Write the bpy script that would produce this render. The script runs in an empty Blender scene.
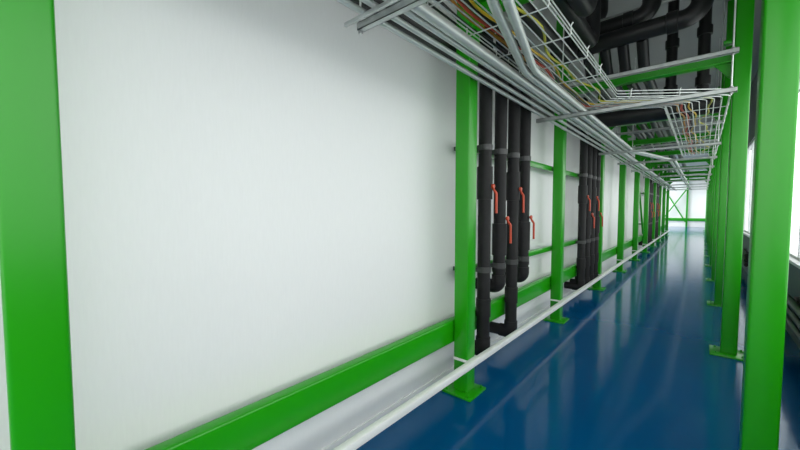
import bpy, bmesh, math, random
from mathutils import Vector, Matrix
random.seed(7)
SC = bpy.context.scene
COL = SC.collection

# ------------------------------------------------------------------ materials
def new_mat(name):
    m = bpy.data.materials.new(name); m.use_nodes = True
    nt = m.node_tree
    return m, nt, nt.nodes, nt.links, nt.nodes['Principled BSDF']

def paint(name, col, rough=0.4, metal=0.0, var=0.08, scale=6.0, bump=0.0, bscale=80.0, coat=0.0, stretch=(1, 1, 1), rvar=0.06, spec=0.5):
    """painted / plain surface with procedural tone and roughness variation"""
    m, nt, N, L, P = new_mat(name)
    tc = N.new('ShaderNodeTexCoord')
    mp = N.new('ShaderNodeMapping'); mp.inputs['Scale'].default_value = stretch
    nz = N.new('ShaderNodeTexNoise'); nz.inputs['Scale'].default_value = scale; nz.inputs['Detail'].default_value = 5
    rp = N.new('ShaderNodeValToRGB')
    rp.color_ramp.elements[0].position = 0.3; rp.color_ramp.elements[1].position = 0.7
    rp.color_ramp.elements[0].color = tuple(c * (1 - var) for c in col) + (1,)
    rp.color_ramp.elements[1].color = tuple(min(1, c * (1 + var)) for c in col) + (1,)
    L.new(tc.outputs['Object'], mp.inputs['Vector']); L.new(mp.outputs['Vector'], nz.inputs['Vector'])
    L.new(nz.outputs['Fac'], rp.inputs['Fac']); L.new(rp.outputs['Color'], P.inputs['Base Color'])
    mr = N.new('ShaderNodeMapRange')
    mr.inputs['To Min'].default_value = max(0.02, rough - rvar); mr.inputs['To Max'].default_value = rough + rvar
    L.new(nz.outputs['Fac'], mr.inputs['Value']); L.new(mr.outputs['Result'], P.inputs['Roughness'])
    P.inputs['Metallic'].default_value = metal
    P.inputs['Specular IOR Level'].default_value = spec
    P.inputs['Coat Weight'].default_value = coat; P.inputs['Coat Roughness'].default_value = 0.12
    if bump:
        b = N.new('ShaderNodeTexNoise'); b.inputs['Scale'].default_value = bscale
        L.new(mp.outputs['Vector'], b.inputs['Vector'])
        bp = N.new('ShaderNodeBump'); bp.inputs['Strength'].default_value = bump; bp.inputs['Distance'].default_value = 0.004
        L.new(b.outputs['Fac'], bp.inputs['Height']); L.new(bp.outputs['Normal'], P.inputs['Normal'])
    return m

M = {}
M['green'] = paint('green_gloss_paint', (0.012, 0.30, 0.001), 0.28, var=0.02, scale=2, rvar=0.015, spec=0.5)
M['steel'] = paint('galvanised_steel', (0.50, 0.53, 0.52), 0.38, metal=0.65, var=0.15, scale=14, bump=0.08)
M['wire'] = paint('zinc_wire', (0.74, 0.77, 0.75), 0.35, metal=0.45, var=0.08, scale=20)
M['conduit'] = paint('grey_conduit', (0.60, 0.63, 0.61), 0.35, metal=0.35, var=0.07, scale=9, stretch=(4, .6, 4))
M['lag'] = paint('black_foam_lagging', (0.012, 0.012, 0.0125), 0.6, var=0.2, scale=18, bump=0.15, bscale=50, spec=0.3)
M['lagdark'] = paint('black_pipe_jacket', (0.014, 0.0145, 0.015), 0.42, var=0.2, scale=8, bump=0.06, spec=0.4)
M['clamp'] = paint('dark_grey_clamp_band', (0.055, 0.057, 0.057), 0.45, metal=0.2, var=0.1)
M['orange'] = paint('orange_red_lever_grip', (0.52, 0.055, 0.016), 0.42, var=0.08)
M['whitepaint'] = paint('white_painted_rail', (0.80, 0.81, 0.79), 0.35, var=0.03, scale=5)
M['yellow'] = paint('yellow_cable_sheath', (0.62, 0.40, 0.015), 0.45)
M['yelgreen'] = paint('yellow_green_cable_sheath', (0.48, 0.46, 0.03), 0.45)
M['amber'] = paint('amber_cable_sheath', (0.52, 0.24, 0.015), 0.45)
M['red'] = paint('red_cable_sheath', (0.55, 0.05, 0.02), 0.45)
M['black'] = paint('black_cable_sheath', (0.012, 0.012, 0.012), 0.4)
M['ceil'] = paint('grey_ceiling_sheet', (0.31, 0.32, 0.32), 0.6, var=0.1, scale=2, stretch=(1, .3, 1))
M['spandrel'] = paint('grey_green_low_wall', (0.06, 0.085, 0.078), 0.5, var=0.1, scale=3)
M['upper'] = paint('grey_upper_wall', (0.16, 0.175, 0.18), 0.55, var=0.08, scale=2)
M['frame'] = paint('pale_window_frame', (0.72, 0.74, 0.74), 0.4, var=0.03)
M['bolt'] = paint('zinc_bolt', (0.35, 0.36, 0.36), 0.4, metal=0.8)

def wall_mat():
    m, nt, N, L, P = new_mat('white_panel_wall')
    tc = N.new('ShaderNodeTexCoord')
    mp = N.new('ShaderNodeMapping'); mp.inputs['Scale'].default_value = (34, 34, 4)
    nz = N.new('ShaderNodeTexNoise'); nz.inputs['Scale'].default_value = 3; nz.inputs['Detail'].default_value = 6
    L.new(tc.outputs['Object'], mp.inputs['Vector']); L.new(mp.outputs['Vector'], nz.inputs['Vector'])
    rp = N.new('ShaderNodeValToRGB')
    rp.color_ramp.elements[0].color = (0.79, 0.80, 0.795, 1); rp.color_ramp.elements[1].color = (0.84, 0.85, 0.845, 1)
    L.new(nz.outputs['Fac'], rp.inputs['Fac']); L.new(rp.outputs['Color'], P.inputs['Base Color'])
    P.inputs['Roughness'].default_value = 0.42
    bp = N.new('ShaderNodeBump'); bp.inputs['Strength'].default_value = 0.08; bp.inputs['Distance'].default_value = 0.003
    L.new(nz.outputs['Fac'], bp.inputs['Height']); L.new(bp.outputs['Normal'], P.inputs['Normal'])
    return m
M['wall'] = wall_mat()

def floor_mat():
    m, nt, N, L, P = new_mat('blue_epoxy_floor')
    tc = N.new('ShaderNodeTexCoord')
    nz = N.new('ShaderNodeTexNoise'); nz.inputs['Scale'].default_value = 0.7; nz.inputs['Detail'].default_value = 4
    L.new(tc.outputs['Object'], nz.inputs['Vector'])
    rp = N.new('ShaderNodeValToRGB')
    rp.color_ramp.elements[0].color = (0.0, 0.060, 0.172, 1); rp.color_ramp.elements[1].color = (0.0, 0.078, 0.212, 1)
    L.new(nz.outputs['Fac'], rp.inputs['Fac']); L.new(rp.outputs['Color'], P.inputs['Base Color'])
    P.inputs['Roughness'].default_value = 0.10
    P.inputs['Specular IOR Level'].default_value = 0.32; P.inputs['Specular Tint'].default_value = (.45, .8, 1, 1)
    b = N.new('ShaderNodeTexNoise'); b.inputs['Scale'].default_value = 5.0; b.inputs['Detail'].default_value = 3
    L.new(tc.outputs['Object'], b.inputs['Vector'])
    mr = N.new('ShaderNodeMapRange'); mr.inputs['To Min'].default_value = 0.06; mr.inputs['To Max'].default_value = 0.16
    L.new(b.outputs['Fac'], mr.inputs['Value']); L.new(mr.outputs['Result'], P.inputs['Roughness'])
    bp = N.new('ShaderNodeBump'); bp.inputs['Strength'].default_value = 0.10; bp.inputs['Distance'].default_value = 0.01
    L.new(b.outputs['Fac'], bp.inputs['Height']); L.new(bp.outputs['Normal'], P.inputs['Normal'])
    return m
M['floor'] = floor_mat()

def glass_mat():
    m, nt, N, L, P = new_mat('clear_window_glass')
    tr = N.new('ShaderNodeBsdfTransparent'); tr.inputs['Color'].default_value = (0.96, 0.98, 0.98, 1)
    gl = N.new('ShaderNodeBsdfGlossy'); gl.inputs['Roughness'].default_value = 0.02
    nz = N.new('ShaderNodeTexNoise'); nz.inputs['Scale'].default_value = 2
    mr = N.new('ShaderNodeMapRange'); mr.inputs['To Min'].default_value = 0.04; mr.inputs['To Max'].default_value = 0.07
    L.new(nz.outputs['Fac'], mr.inputs['Value'])
    mx = N.new('ShaderNodeMixShader')
    L.new(mr.outputs['Result'], mx.inputs['Fac']); L.new(tr.outputs[0], mx.inputs[1]); L.new(gl.outputs[0], mx.inputs[2])
    L.new(mx.outputs[0], N['Material Output'].inputs['Surface'])
    return m
M['glass'] = glass_mat()

# ------------------------------------------------------------------ mesh helpers
def add_box(bm, x0, x1, y0, y1, z0, z1, bev=0.0, seg=2):
    t = bmesh.new()
    bmesh.ops.create_cube(t, size=1.0)
    for v in t.verts:
        v.co = Vector(((x0 + x1) / 2 + v.co.x * (x1 - x0), (y0 + y1) / 2 + v.co.y * (y1 - y0), (z0 + z1) / 2 + v.co.z * (z1 - z0)))
    if bev:
        bmesh.ops.bevel(t, geom=t.edges[:], offset=bev, segments=seg, affect='EDGES', profile=0.5)
    merge(bm, t)

def merge(bm, t):
    me = bpy.data.meshes.new('tmp'); t.to_mesh(me); t.free(); bm.from_mesh(me); bpy.data.meshes.remove(me)

def fillet(pts, rad, n=8):
    """polyline with rounded corners"""
    pts = [Vector(p) for p in pts]
    if not isinstance(rad, (list, tuple)): rad = [rad] * len(pts)
    out = [pts[0]]
    for i in range(1, len(pts) - 1):
        a, b, c = pts[i - 1], pts[i], pts[i + 1]
        u = (a - b).normalized(); w = (c - b).normalized()
        ang = u.angle(w)
        if ang > math.pi - 0.01 or rad[i] <= 0: out.append(b); continue
        d = min(rad[i] / math.tan(ang / 2), (a - b).length * 0.49, (c - b).length * 0.49)
        r = d * math.tan(ang / 2)
        ctr = b + (u + w).normalized() * (r / math.sin(ang / 2))
        p0 = b + u * d; p1 = b + w * d
        v0 = p0 - ctr; v1 = p1 - ctr
        tot = v0.angle(v1)
        ax = v0.cross(v1).normalized()
        for k in range(n + 1):
            out.append(ctr + Matrix.Rotation(tot * k / n, 3, ax) @ v0)
    out.append(pts[-1])
    return out

def add_tube(bm, pts, r, n=12, cap=True):
    pts = [Vector(p) for p in pts]
    q = [pts[0]]
    for p in pts[1:]:
        if (p - q[-1]).length > 1e-5: q.append(p)
    pts = q
    T = []
    for i in range(len(pts)):
        a = pts[max(0, i - 1)]; b = pts[min(len(pts) - 1, i + 1)]
        T.append((b - a).normalized())
    up = Vector((0, 0, 1)) if abs(T[0].z) < 0.9 else Vector((1, 0, 0))
    nrm = (up - T[0] * up.dot(T[0])).normalized()
    rings = []
    for i, p in enumerate(pts):
        nrm = (nrm - T[i] * nrm.dot(T[i])).normalized()
        bn = T[i].cross(nrm)
        rr = r[i] if isinstance(r, (list, tuple)) else r
        ring = [bm.verts.new(p + (nrm * math.cos(2 * math.pi * k / n) + bn * math.sin(2 * math.pi * k / n)) * rr) for k in range(n)]
        rings.append(ring)
    for i in range(len(rings) - 1):
        for k in range(n):
            f = bm.faces.new((rings[i][k], rings[i][(k + 1) % n], rings[i + 1][(k + 1) % n], rings[i + 1][k])); f.smooth = True
    if cap:
        bm.faces.new(list(reversed(rings[0]))); bm.faces.new(rings[-1])

def add_lathe(bm, base, axis, prof, n=20):
    """prof: list of (t along axis, radius); flat shaded joints kept by doubled rings"""
    base = Vector(base); axis = Vector(axis).normalized()
    up = Vector((0, 0, 1)) if abs(axis.z) < 0.9 else Vector((1, 0, 0))
    u = (up - axis * up.dot(axis)).normalized(); w = axis.cross(u)
    rings = []
    for t, r in prof:
        rings.append([bm.verts.new(base + axis * t + (u * math.cos(2 * math.pi * k / n) + w * math.sin(2 * math.pi * k / n)) * r) for k in range(n)])
    for i in range(len(rings) - 1):
        for k in range(n):
            f = bm.faces.new((rings[i][k], rings[i][(k + 1) % n], rings[i + 1][(k + 1) % n], rings[i + 1][k]))
            f.smooth = True
    bm.faces.new(list(reversed(rings[0]))); bm.faces.new(rings[-1])

def add_prism(bm, pts, vec):
    a = [bm.verts.new(p) for p in pts]; b = [bm.verts.new(Vector(p) + Vector(vec)) for p in pts]
    bm.faces.new(a); bm.faces.new(list(reversed(b)))
    for i in range(len(a)):
        j = (i + 1) % len(a); bm.faces.new((a[j], a[i], b[i], b[j]))

def obj(name, bm, mat, parent=None, sharp=True):
    bmesh.ops.recalc_face_normals(bm, faces=bm.faces[:])
    me = bpy.data.meshes.new(name); bm.to_mesh(me); bm.free()
    me.materials.append(mat)
    if sharp:
        try: me.set_sharp_from_angle(angle=math.radians(38))
        except Exception: pass
    o = bpy.data.objects.new(name, me); COL.objects.link(o)
    if parent: o.parent = parent
    return o

def tag(o, label, cat, group=None):
    o['label'] = label; o['category'] = cat; o['kind'] = 'thing'
    if group: o['group'] = group
    return o

def thing(name, label, cat, loc=(0, 0, 0), group=None):
    o = bpy.data.objects.new(name, None); COL.objects.link(o); o.location = loc
    o.empty_display_size = 0.1
    return tag(o, label, cat, group)

def struct(name, bm, mat, parent=None):
    o = obj(name, bm, mat, parent)
    if not parent: o['kind'] = 'structure'
    return o

def dup(root, loc, label):
    r = root.copy(); COL.objects.link(r); r.location = loc; r['label'] = label
    for ch in list(root.children):
        c = ch.copy(); COL.objects.link(c); c.parent = r
        for g in list(ch.children):
            d = g.copy(); COL.objects.link(d); d.parent = c
    return r

def B(): return bmesh.new()
ORD = ['first', 'second', 'third', 'fourth', 'fifth', 'sixth', 'seventh', 'eighth', 'ninth', 'tenth', 'eleventh', 'twelfth', 'thirteenth', 'fourteenth']

# ------------------------------------------------------------------ dimensions (metres; corridor runs along +Y, camera over x=y=0)
S = 2.733; Y0 = 0.0785            # bay spacing and first column centre
def cy(k): return Y0 + S * k
XL = -1.632                       # left row centre
XR = 0.288                        # right row centre
WL = -1.90; WR = 0.95             # wall planes
ZC = 5.2; YE = 42.0; YW = cy(10) + 0.25
YB = -4.0

# ------------------------------------------------------------------ setting
b = B(); add_box(b, -6.2, WR + 0.2, YB, YE + 0.2, -0.2, 0.0); struct('floor', b, M['floor'])
b = B(); add_box(b, -6.2, WR + 0.2, YB, YE + 0.2, ZC, ZC + 0.15); struct('ceiling', b, M['ceil'])
b = B()
add_box(b, WL - 0.13, WL, YB, YW, 0, ZC)
struct('wall_left', b, M['wall'])
b = B(); add_box(b, -6.2, WL - 0.13, YW - 0.15, YW, 0, ZC); struct('wall_return', b, M['wall'])
b = B(); add_box(b, -6.2, WR + 0.2, YE, YE + 0.15, 0, ZC); struct('wall_far', b, M['wall'])
b = B(); add_box(b, WR, WR + 0.15, YB, YE, 0, 0.98, 0); struct('wall_right', b, M['spandrel'])
b = B(); add_box(b, WR, WR + 0.15, YB, YE, 3.52, ZC); struct('wall_right_upper', b, M['upper'])
b = B(); add_box(b, WR - 0.05, WR + 0.15, YB, YE, 0.98, 1.02, 0.006); struct('trim_1', b, M['frame'])

def window(n, y0, y1, z0, z1, x, ny):
    r = bpy.data.objects.new('window_%d' % n, None); COL.objects.link(r); r['kind'] = 'structure'; r.location = (x, y0, z0)
    w = y1 - y0; h = z1 - z0; t = 0.035
    b = B()
    add_box(b, 0, .07, 0, w, 0, t, .004); add_box(b, 0, .07, 0, w, h - t, h, .004)
    for k in range(ny + 1):
        yy = w * k / ny; a = max(0, yy - t / 2); c = min(w, yy + t / 2)
        add_box(b, 0, .07, a, c, t, h - t, .004)
    obj('window_frame', b, M['frame'], r)
    b = B(); add_box(b, .03, .036, t / 2, w - t / 2, t / 2, h - t / 2); obj('pane', b, M['glass'], r)
    return r
n = 1
k = -1
while cy(k) < YE - 1:
    y0 = max(cy(k), YB); y1 = min(cy(k + 1), YE)
    window(n, y0, y1, 1.02, 3.52, WR + 0.03, 2); n += 1; k += 1
window(n, YW, YE, 0.1, 4.6, -6.15, 6)

# ------------------------------------------------------------------ steel columns
def column(label, loc, group, clip, side):
    t = thing('steel_column', label, 'column', loc, group)
    h = 0.0725
    b = B()
    add_box(b, -h, h, -h, h, 0.02, ZC - 0.01, 0.014, 3)
    obj('shaft', b, M['green'], t)
    b = B(); q = .165 if side else .15; add_box(b, -q, q, -q, q, 0.0, 0.022, 0.004); p = obj('base_plate', b, M['green'], t)
    for sx in (-1, 1):
        for sy in (-1, 1):
            b = B(); add_lathe(b, (sx * .115, sy * .115, .021), (0, 0, 1), [(0, .014), (.010, .014), (.0105, .008), (.022, .008)], 6)
            obj('anchor_bolt', b, M['green'], p)
    if clip:
        b = B()
        add_box(b, -h - .004, h + .01, -h - .006, -h, .305, .33, .002)
        add_box(b, h, h + .011, -h - .006, h + .006, .285, .33, .002)
        obj('rail_clip', b, M['whitepaint'], t)
    return t

place_l = {0: 'broad green steel column at the left edge of the photo, nearest of all',
           1: 'green steel column just left of the nearest group of black pipes',
           2: 'green steel column between the two nearest groups of black pipes',
           3: 'green steel column just right of the second group of black pipes'}
c0 = None
for k in range(0, 11):
    lab = place_l.get(k, '%s green steel column from the camera in the row along the white wall' % ORD[k])
    if c0 is None: c0 = column(lab, (XL, cy(k), 0), 'green columns along the white wall', True, False)
    else: dup(c0, (XL, cy(k), 0), lab)
c1 = None
for k in range(1, 14):
    lab = {1: 'big green steel column at the right edge of the photo, in front of the window',
           2: 'second green steel column on the right, whose base plate stands on the blue floor'}.get(k, '%s green steel column from the camera in the row on the window side' % ORD[k - 1])
    if c1 is None: c1 = column(lab, (XR, cy(k), 0), 'green columns on the window side', False, True)
    else: dup(c1, (XR, cy(k), 0), lab)

# cross beams between the two rows
bm0 = None
names = {2: 'green cross beam overhead nearest the camera, behind the grey hanger channel'}
for i, k in enumerate((1, 2, 3, 4, 5, 6, 7, 8, 9, 10)):
    lab = {1: 'green cross beam over the first pair of tall columns, above the cable tray',
           2: 'green cross beam just behind the nearest double hanger, under the black elbows'}.get(k, 'green cross beam overhead joining the %s pair of columns' % ORD[k])
    if bm0 is None:
        bm0 = thing('cross_beam', lab, 'beam', (0, cy(k), 3.415), 'green cross beams overhead')
        b = B()
        x0, x1 = XL + .073, XR - .073
        add_box(b, x0, x1, -.06, .06, .048, .062, .002); add_box(b, x0, x1, -.06, .06, -.062, -.048, .002); add_box(b, x0, x1, -.008, .008, -.05, .05)
        obj('beam_profile', b, M['green'], bm0)
        for s, xx in ((-1, x1), (1, x0)):
            b = B()
            add_prism(b, [(xx, -.008, -.06), (xx + s * .17, -.008, -.06), (xx + s * .13, -.008, -.10), (xx + s * .04, -.008, -.22), (xx, -.008, -.25)], (0, .016, 0))
            obj('gusset', b, M['green'], bm0)
            b = B(); add_box(b, min(xx, xx + s * .012), max(xx, xx + s * .012), -.07, .07, -.27, .2, .003); obj('end_plate', b, M['green'], bm0)
            b = B(); add_box(b, min(xx, xx + s * .09), max(xx, xx + s * .09), -.05, .05, .15, .19, .006); obj('lug', b, M['green'], bm0)
    else: dup(bm0, (0, cy(k), 3.415), lab)

# kick beam and thin rails on the wall side of the left row
b = B(); add_box(b, -1.79, -1.712, YB + .05, YW - .05, 0.455, 0.665, 0.014, 3)
tag(obj('kick_beam', b, M['green']), 'long thick green beam running low along the white wall behind the columns', 'beam')
def thin_rail(y0, y1, z, label):
    t = thing('pipe_support_rail', label, 'rail', (-1.745, y0, z), 'thin green rails behind the black pipes')
    b = B(); add_box(b, -.025, .025, 0, y1 - y0, -.035, .035, .005); obj('rail_bar', b, M['green'], t)
    for yy in (0.10, y1 - y0 - .10):
        b = B(); add_box(b, WL + 1.745 + .002, -.024, yy - .035, yy + .035, -.02, .02, .004); obj('wall_bracket', b, M['clamp'], t)
thin_rail(2.96, cy(3), 2.295, 'upper thin green rail behind the two nearest groups of black pipes')
thin_rail(2.96, cy(3), 1.092, 'lower thin green rail behind the two nearest groups of black pipes')
thin_rail(cy(6), cy(8), 2.295, 'upper thin green rail behind the far groups of black pipes')
thin_rail(cy(6), cy(8), 1.092, 'lower thin green rail behind the far groups of black pipes')
# diagonal brace of the left row
b = B(); add_box(b, -.03, .03, -.03, .03, 0, 3.25, .004)
o = obj('diagonal_brace', b, M['green']); o.location = (-1.66, cy(5) + .1, 3.15); 
dv = Vector((0, 2.45, -2.7)).normalized(); o.rotation_euler = Vector((0, 0, 1)).rotation_difference(dv).to_euler()
tag(o, 'slanting green brace in the left row far down the corridor', 'brace')
# white rail along the foot of the left row
b = B(); add_box(b, -1.548, -1.496, YB + .05, YW - .1, 0.278, 0.334, 0.008)
tag(obj('guard_rail', b, M['whitepaint']), 'long white square rail running low across the feet of the left columns', 'rail')
# wall foot strip
b = B(); add_box(b, WL, WL + .014, YB, YW, 0, .07, .003); struct('baseboard_left', b, M['frame'])

# ------------------------------------------------------------------ vertical black pipes
XP = -1.634
RP = 0.064
def riser(label, loc, group, low, foot):
    t = thing('insulated_riser', label, 'pipe', loc, group)
    zb = 0.275 if foot else 0.86
    b = B()
    rb = .10
    pts = fillet([(WL - XP + .003, 0, zb), (0, 0, zb), (0, 0, zb + .5), (0, 0, 3.62), (-.15, 0, 3.62)], [0, rb, 0, .1, 0], 8)
    add_tube(b, pts, RP, 20)
    obj('pipe_run', b, M['lag'], t)
    b = B()
    add_tube(b, fillet([(-.13, 0, zb), (0, 0, zb), (0, 0, zb + .13)], [0, .085, 0], 8), RP + .009, 20)
    obj('elbow_cover', b, M['lag'], t)
    z0, z1 = (1.79, 2.11) if low else (1.20, 1.54)
    b = B(); add_lathe(b, (0, 0, z0), (0, 0, 1), [(0, RP), (.001, RP + .012), (z1 - z0 - .001, RP + .012), (z1 - z0, RP)], 24)
    v = obj('valve_cover', b, M['lag'], t)
    z0, z1 = (.62, .80) if foot else (1.02, 1.06)
    b = B(); add_lathe(b, (0, 0, z0), (0, 0, 1), [(0, RP), (.001, RP + .009), (z1 - z0 - .001, RP + .009), (z1 - z0, RP)], 24)
    obj('coupling_cover', b, M['lag'], t)
    for zc in (2.295, 1.092):
        b = B()
        add_lathe(b, (0, 0, zc - .028), (0, 0, 1), [(0, RP + .001), (.001, RP + .007), (.055, RP + .007), (.056, RP + .001)], 24)
        add_box(b, -.075, .0, -.075, -.06, zc - .02, zc + .02, .003); add_box(b, -.075, .0, .06, .075, zc - .02, zc + .02, .003)
        obj('pipe_clamp', b, M['clamp'], t)
    zv = 1.945 if low else 1.625
    # quarter turn lever
    b = B()
    add_tube(b, [(RP * .8, 0, zv - .03), (RP + .022, 0, zv - .03)], .011, 10)
    st = obj('valve_stem', b, M['clamp'], t)
    b = B()
    xs = RP + .026
    add_lathe(b, (xs - .012, 0, zv - .03), (1, 0, 0), [(0, .020), (.003, .024), (.02, .024), (.024, .016)], 12)
    add_tube(b, fillet([(xs, 0, zv - .03), (xs + .004, 0, zv - .06), (xs + .028, .012, zv - .10), (xs + .03, .012, zv - .29)], [0, .03, .03, 0], 5), [.011] * 6 + [.0125] * 8, 10)
    obj('lever', b, M['orange'], t)
    return t
protos = {}
wh = ['nearest group of four', 'second group of four', 'third group, far along the wall', 'farthest group along the wall']
for g, ys in enumerate(([3.18, 3.525, 3.86, 4.195], [6.93, 7.29, 7.65, 8.01], [cy(6) + .5 + .4 * i for i in range(4)], [cy(7) + .5 + .4 * i for i in range(4)])):
    for i, yy in enumerate(ys):
        low = i % 2 == 0; foot = low or g > 0
        lab = '%s black lagged pipe in the %s, %s orange lever' % (ORD[i], wh[g], 'higher' if low else 'lower')
        if (low, foot) not in protos: protos[low, foot] = riser(lab, (XP, yy, 0), 'black vertical pipes beside the wall', low, foot)
        else: dup(protos[low, foot], (XP, yy, 0), lab)

# ------------------------------------------------------------------ conduits above the left row
def conduit(pts, r, rad, label, n=12, group='grey conduits along the wall', couple=()):
    t = thing('conduit', label, 'conduit', pts[0], group)
    o0 = Vector(pts[0])
    b = B(); add_tube(b, [p - o0 for p in fillet(pts, rad, 10)], r, n); obj('tube', b, M['conduit'], t)
    for y in couple:
        b = B(); add_lathe(b, Vector((pts[-1][0] if y > 12 else pts[0][0], y, pts[0][2])) - o0, (0, 1, 0), [(0, r), (.002, r + .005), (.11, r + .005), (.112, r)], 14); obj('coupling', b, M['conduit'], t)
    return t
YZ = YW - .3
for x, lab, cp in ((-1.50, 'thin grey conduit nearest the white wall, lowest of the parallel lines', (5.2, 8.6)),
               (-1.405, 'second thin grey conduit from the white wall', (6.1, 9.4)),
               (-1.31, 'third thin grey conduit from the white wall', (5.7, 9.9))):
    conduit([(x, -1.5, 2.818), (x, YZ, 2.818)], .018, 0, lab, couple=cp)
conduit([(-1.240, -1.5, 2.828), (-1.240, YZ, 2.828)], .036, 0, 'thicker grey conduit beside the left edge of the wire tray', couple=(6.4,))
# pair that swings in from the right, then jogs towards the middle further on
for d, lab in ((0.0, 'wide bent grey conduit sweeping under the wire tray, left one of the pair'), (.078, 'wide bent grey conduit sweeping under the wire tray, right one of the pair')):
    conduit([(-.62 + d, .9, 2.829), (-.905 + d, 1.83, 2.829), (-1.150 + d * .95, 2.92, 2.829), (-1.140 + d, 8.15 - d * .4, 2.829), (-.60 + d, 10.55 - d * .6, 2.829), (-.60 + d, YZ, 2.829)],
            .029, [0, 1.5, 1.2, .8, .8, 0], lab)

# ------------------------------------------------------------------ trapeze hangers: channels and threaded rods
def hanger(label, y, upper):
    t = thing('trapeze_hanger', label, 'hanger', (0, y, 2.77), 'grey channel hangers carrying the trays')
    def chan(z, x0, x1):
        b = B()
        add_box(b, x0, x1, -.021, -.017, -.021, .021); add_box(b, x0, x1, .017, .021, -.021, .021)
        add_box(b, x0, x1, -.021, .021, -.021, -.017)
        add_box(b, x0, x1, -.021, -.010, .017, .021); add_box(b, x0, x1, .010, .021, .017, .021)
        bmesh.ops.translate(b, verts=b.verts[:], vec=(0, 0, z))
        obj('channel', b, M['steel'], t)
    chan(0, -1.575, .205)
    if y < 2:
        b = B(); add_box(b, -1.60, .2, -.098, -.080, -.021, .0, .002); add_box(b, -.02, .02, -.098, -.018, -.024, -.019); obj('side_bar', b, M['steel'], t)
    if upper: chan(.345, -1.45, .205)
    for x in (.165, -1.566 if not upper else -1.284):
        b = B(); add_tube(b, [(x, 0, -.045), (x, 0, ZC - 2.78)], .0065, 8); r = obj('threaded_rod', b, M['wire'], t)
        for z in ([-.034, .0225] + ([.311, .3675] if upper else [])):
            b = B(); add_lathe(b, (x, 0, z), (0, 0, 1), [(0, .014), (.011, .014)], 6); obj('nut', b, M['bolt'], r)
for i, y in enumerate((1.46, 4.4, 7.83, 9.85, 12.0, 14.7, 17.58, 20.3, 22.8, 25.5)):
    lab = {0: 'grey channel hanger at the top edge of the photo, over the blank white wall', 1: 'nearest double grey channel hanger with a threaded rod beside the second right column'}.get(i, '%s grey channel hanger from the camera, crossing under the tray' % ORD[i])
    hanger(lab, y, i in (1, 2, 3))

# ------------------------------------------------------------------ wire basket tray (one run: near straight, S bend, far straight)
ZT = 2.898; HT = 0.062
tr = thing('wire_cable_tray', 'silver wire basket cable tray that jogs to the right under the near beam', 'cable tray')
XA, XB = -1.0, -0.095
WA, WB = 0.268, 0.284          # half widths before and after the bend
def corner(u, z):
    """the two bend points of the lane at lateral position u (-1 left .. 1 right)"""
    return Vector((XA + u * WA, 4.42 + (1 - u) * .17, z)), Vector((XB + u * WB, 5.17 - u * .05, z))
def lane(u, z, y0=-1.2, y1=YZ):
    a, c = corner(u, z)
    return fillet([(a.x, y0, z), a, c, (c.x, y1, z)], [0, .05, .16, 0], 8)
RW = .0048
YT = 10.35                        # far end of the tray
lanes = [(-1 + 2 * i / 9, ZT) for i in range(10)] + [(-1, ZT + HT / 2), (-1, ZT + HT), (1, ZT + HT / 2), (1, ZT + HT)]
b1, b2, b3 = B(), B(), B()
YA, YC = 3.95, 5.5
for u, z in lanes:
    add_tube(b1, [(XA + u * WA, -1.2, z), (XA + u * WA, YA, z)], RW, 6)
    add_tube(b2, [(XA + u * WA, YA, z)] + lane(u, z)[1:-1] + [(XB + u * WB, YC, z)], RW, 6)
    add_tube(b3, [(XB + u * WB, YC, z), (XB + u * WB, YT, z)], RW, 6)
def ucross(b, l, r):
    """cross wire: up one side, across the bottom, up the other, ends hooked"""
    l = Vector(l); r = Vector(r); d = (r - l).normalized(); l = l - d * .006; r = r + d * .006
    H = Vector((0, 0, HT)); K = Vector((0, 0, HT + .02)); D = Vector((0, 0, -.007))
    add_tube(b, fillet([l - d * .012 + K, l + H, l + D, r + D, r + H, r + d * .012 + K], [0, .01, .015, .015, .01, 0], 3), RW, 6)
y = .35
while y < 3.9: ucross(b1, (XA - WA, y, ZT), (XA + WA, y, ZT)); y += .46
for f in (.12, .55):
    l0, l1 = corner(-1, ZT); r0, r1 = corner(1, ZT)
    ucross(b2, l0.lerp(l1, f), r0.lerp(r1, f))
y = 5.62
while y < YT:
    ucross(b3, (XB - WB, y, ZT), (XB + WB, y, ZT)); y += .52 if y < 14 else .8
obj('near_section', b1, M['wire'], tr); obj('bend_section', b2, M['wire'], tr); obj('far_section', b3, M['wire'], tr)

# cables lying in the tray
def cable(u, z, r, mat, label, wob=.06, ph=0.0, y1=YT - .05, lift=0.0):
    """u: lateral position -1..1; cables of one bundle share their waviness so that they lie side by side"""
    t = B(); pts = []
    ca, cb = corner(u, z)
    base = fillet([(ca.x, -.8, z), ca, cb, (cb.x, y1, z)], [0, .14, .18, 0], 8)
    for i in range(len(base) - 1):
        a, c = base[i], base[i + 1]
        m = max(1, int((c - a).length / .10))
        for j in range(m):
            p = a.lerp(c, j / m); s = p.y * 3.3 + p.x * 2.0 + ph
            pts.append(p + Vector((.27 * wob * (math.sin(s) + .5 * math.sin(2.3 * s + 1)), 0, abs(lift * math.sin(.7 * s)))))
    add_tube(t, pts, r, 7)
    tag(obj('cable', t, mat), label, 'cable', 'cables in the wire tray')
cable(-.78, ZT + .017, .011, M['black'], 'thick black cable along the left edge of the wire tray', .04)
cable(-.52, ZT + .017, .011, M['amber'], 'amber cable on the left side of the wire tray', .08)
cable(-.38, ZT + .018, .012, M['red'], 'red cable beside the amber one in the wire tray', .08)
cable(-.25, ZT + .019, .011, M['black'], 'thin black cable beside the red one in the wire tray', .08)
cable(-.12, ZT + .016, .009, M['yellow'], 'yellow cable beside the bundle in the middle of the wire tray', .10)
cable(.32, ZT + .016, .009, M['yelgreen'], 'yellow-green cable wandering along the right half of the wire tray', .17, 2.2)

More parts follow.
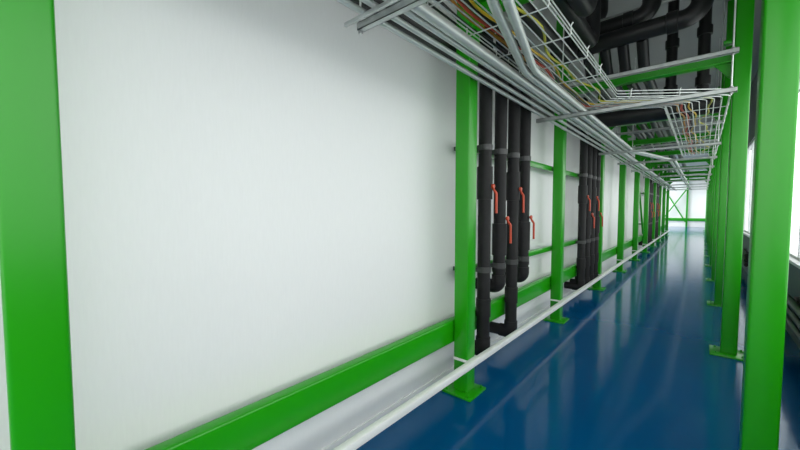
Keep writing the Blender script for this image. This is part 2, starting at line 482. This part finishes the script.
# ------------------------------------------------------------------ overhead black pipes
def opipe(pts, r, rad, label, collars=(), name='overhead_pipe'):
    o0 = Vector(pts[0])
    t = thing(name, label, 'pipe', pts[0], 'black pipes overhead')
    b = B(); add_tube(b, [p - o0 for p in fillet(pts, rad, 12)], r, 20); obj('pipe_run', b, M['lagdark'], t)
    for p, ax in collars:
        b = B(); add_lathe(b, Vector(p) - o0, ax, [(0, r), (.004, r + .018), (.12, r + .018), (.124, r)], 22); obj('collar', b, M['lagdark'], t)
    return t
# runs along X with elbows turning up
ZP = ZC - .004
opipe([(WL, 5.95, 4.12), (-.08, 5.95, 4.16), (-.08, 5.95, ZP)], .118, [0, .20, 0], 'black overhead pipe with the rightmost elbow, turning up by the right columns', [((-.44, 5.95, 4.152), (1, 0, .02))])
opipe([(WL, 6.27, 4.46), (-.64, 6.27, 4.48), (-.64, 6.27, ZP)], .118, [0, .20, 0], 'black overhead pipe with the middle elbow', [((-.98, 6.27, 4.472), (1, 0, .01))])
opipe([(WL, 6.75, 4.84), (-1.40, 6.75, 4.84), (-1.40, 6.75, ZP)], .118, [0, .17, 0], 'black overhead pipe with the leftmost elbow')
# droppers behind the beam, joining one thick pipe
opipe([(-.05, 6.55, ZP), (-.05, 6.55, 3.302)], .068, 0, 'black vertical pipe dropping behind the beam beside the right columns', [((-.05, 6.55, 4.10), (0, 0, 1)), ((-.05, 6.55, 3.42), (0, 0, 1))])
opipe([(-.42, 6.75, ZP), (-.42, 6.75, 3.302)], .068, 0, 'black vertical pipe dropping behind the beam, left of the other one', [((-.42, 6.75, 4.10), (0, 0, 1)), ((-.42, 6.75, 3.42), (0, 0, 1))])
opipe([(-1.45, 6.65, 3.17), (.14, 6.65, 3.17)], .135, 0, 'thick black horizontal pipe just above the tray behind the beam', name='header_pipe')
# long runs along Y
for z, lab in ((3.17, 'lower added black pipe by the white wall, darkening gaps between the thin conduits'), (3.345, 'upper added black pipe by the white wall, darkening gaps between the thin conduits')):
    opipe([(-1.812, -2.0, z), (-1.812, YZ, z)], .08, 0, lab, name='gap_darkening_pipe')  # added pipes standing in for the shade seen between the conduits
for i, (x, y, z) in enumerate(((-1.44, 5.27, 3.72), (-1.175, 5.27, 3.86), (-.985, 4.2, 3.76))):
    opipe([(x, -2.0, z), (x, y, z), (x, y, ZP)], .088, [0, .2, 0], '%s black pipe from the wall above the near part of the wire tray' % ORD[i])
for i, x in enumerate((-1.40, -1.17, -.94, -.71)):
    opipe([(x, 6.0, 4.06), (x, 6.3, 3.74), (x, YZ, 3.74)], .072, [0, .3, 0], '%s black pipe from the wall running along the far ceiling' % ORD[i], [((x, 8.6, 3.74), (0, 1, 0))])
b = B(); add_box(b, -1.55, .25, 6.41, 6.45, 4.66, 4.70, .003)
tag(obj('ceiling_channel', b, M['steel']), 'thin grey channel crossing behind the black elbows at the top', 'channel')

# ------------------------------------------------------------------ dark tubes on the low wall under the window
def tubes(y, label):
    t = thing('wall_radiator', label, 'radiator', (WR - .075, y, .30), 'dark tube radiators under the window')
    for z in (0.0, .12, .24):
        b = B(); add_lathe(b, (0, 0, z), (0, -1, 0), [(0, .03), (.01, .043), (.03, .046), (1.55, .046), (1.57, .043), (1.58, .03)], 16)
        obj('tube', b, M['lagdark'], t)
    for yy in (-.25, -1.3):
        b = B(); add_box(b, .03, .0745, yy - .02, yy + .02, -.06, .30, .004); obj('bracket', b, M['clamp'], t)
tubes(6.75, 'dark three-tube radiator low on the wall right of the big right column')
tubes(13.7, 'dark three-tube radiator seen in the gap left of the big right column')

# ------------------------------------------------------------------ far end frame
b = B(); add_box(b, -.07, .07, -.07, .07, 0, ZC - .01, .012)
o = obj('steel_post', b, M['green']); o.location = (-1.05, YE - .2, 0); tag(o, 'green post standing before the far end wall', 'column')
b = B(); add_box(b, -6, WR - .02, -.05, .05, -.13, .13, .01)
o = obj('end_beam', b, M['green']); o.location = (0, YE - .06, .68); tag(o, 'long green beam low on the far end wall', 'beam')
def brace(p, q, label):
    p = Vector(p); q = Vector(q); L = (q - p).length
    b = B(); add_box(b, -.05, .05, -.04, .04, 0, L, .004)
    o = obj('diagonal_brace', b, M['green']); o.location = p; o.rotation_euler = Vector((0, 0, 1)).rotation_difference((q - p).normalized()).to_euler()
    tag(o, label, 'brace', 'crossed braces on the far end wall')
brace((-2.75, YE - .32, 3.5), (-1.12, YE - .32, .45), 'green brace on the far wall sloping down to the right')
brace((-1.15, YE - .42, 3.4), (-2.8, YE - .42, .7), 'green brace on the far wall sloping down to the left')

# ------------------------------------------------------------------ light
w = bpy.data.worlds.new('overcast'); SC.world = w; w.use_nodes = True
N = w.node_tree.nodes; L = w.node_tree.links
bg = N['Background']
tc = N.new('ShaderNodeTexCoord'); sp = N.new('ShaderNodeSeparateXYZ'); rp = N.new('ShaderNodeValToRGB'); mr = N.new('ShaderNodeMapRange')
mr.inputs['From Min'].default_value = -1; mr.inputs['From Max'].default_value = 1
L.new(tc.outputs['Generated'], sp.inputs[0]); L.new(sp.outputs['Z'], mr.inputs['Value']); L.new(mr.outputs['Result'], rp.inputs['Fac'])
rp.color_ramp.elements[0].position = .40; rp.color_ramp.elements[0].color = (.52, .54, .53, 1)
rp.color_ramp.elements[1].position = .56; rp.color_ramp.elements[1].color = (1, 1, .985, 1)
L.new(rp.outputs['Color'], bg.inputs['Color'])
bg.inputs['Strength'].default_value = 3.2

for x, y in ((-3.9, 31.5), (-3.9, 35), (-3.9, 38.5)):   # added fill lights without fittings, to brighten the far room
    la = bpy.data.lights.new('far_fill_light', 'AREA'); la.shape = 'RECTANGLE'; la.size = 1.2; la.size_y = 2.4; la.energy = 260
    lo = bpy.data.objects.new('far_fill_light', la); COL.objects.link(lo); lo.location = (x, y, ZC - .05)

# ------------------------------------------------------------------ camera
F = 350.0
cam = bpy.data.cameras.new('camera'); co = bpy.data.objects.new('camera', cam); COL.objects.link(co)
cam.sensor_width = 36; cam.lens = 36 * F / 800; cam.clip_start = .02; cam.clip_end = 300
VX, VY = 702.0, 207.2
th = math.atan((225 - VY) / F)
d = Vector((VX - 400, -(VY - 225), -F)).normalized(); up = Vector((0, math.cos(th), math.sin(th)))
d = (d - up * d.dot(up)).normalized(); xx = d.cross(up)
Rm = Matrix((xx, d, up))          # camera axes expressed in the corridor's axes
co.matrix_world = Matrix.Translation((0, 0, 1.7)) @ Rm.to_4x4()
cam.shift_y = 1.3 / 800
SC.camera = co
SC.view_settings.view_transform = 'Standard'
SC.view_settings.look = 'None'
SC.view_settings.exposure = 0.0
SC.cycles.max_bounces = 10
SC.cycles.diffuse_bounces = 6
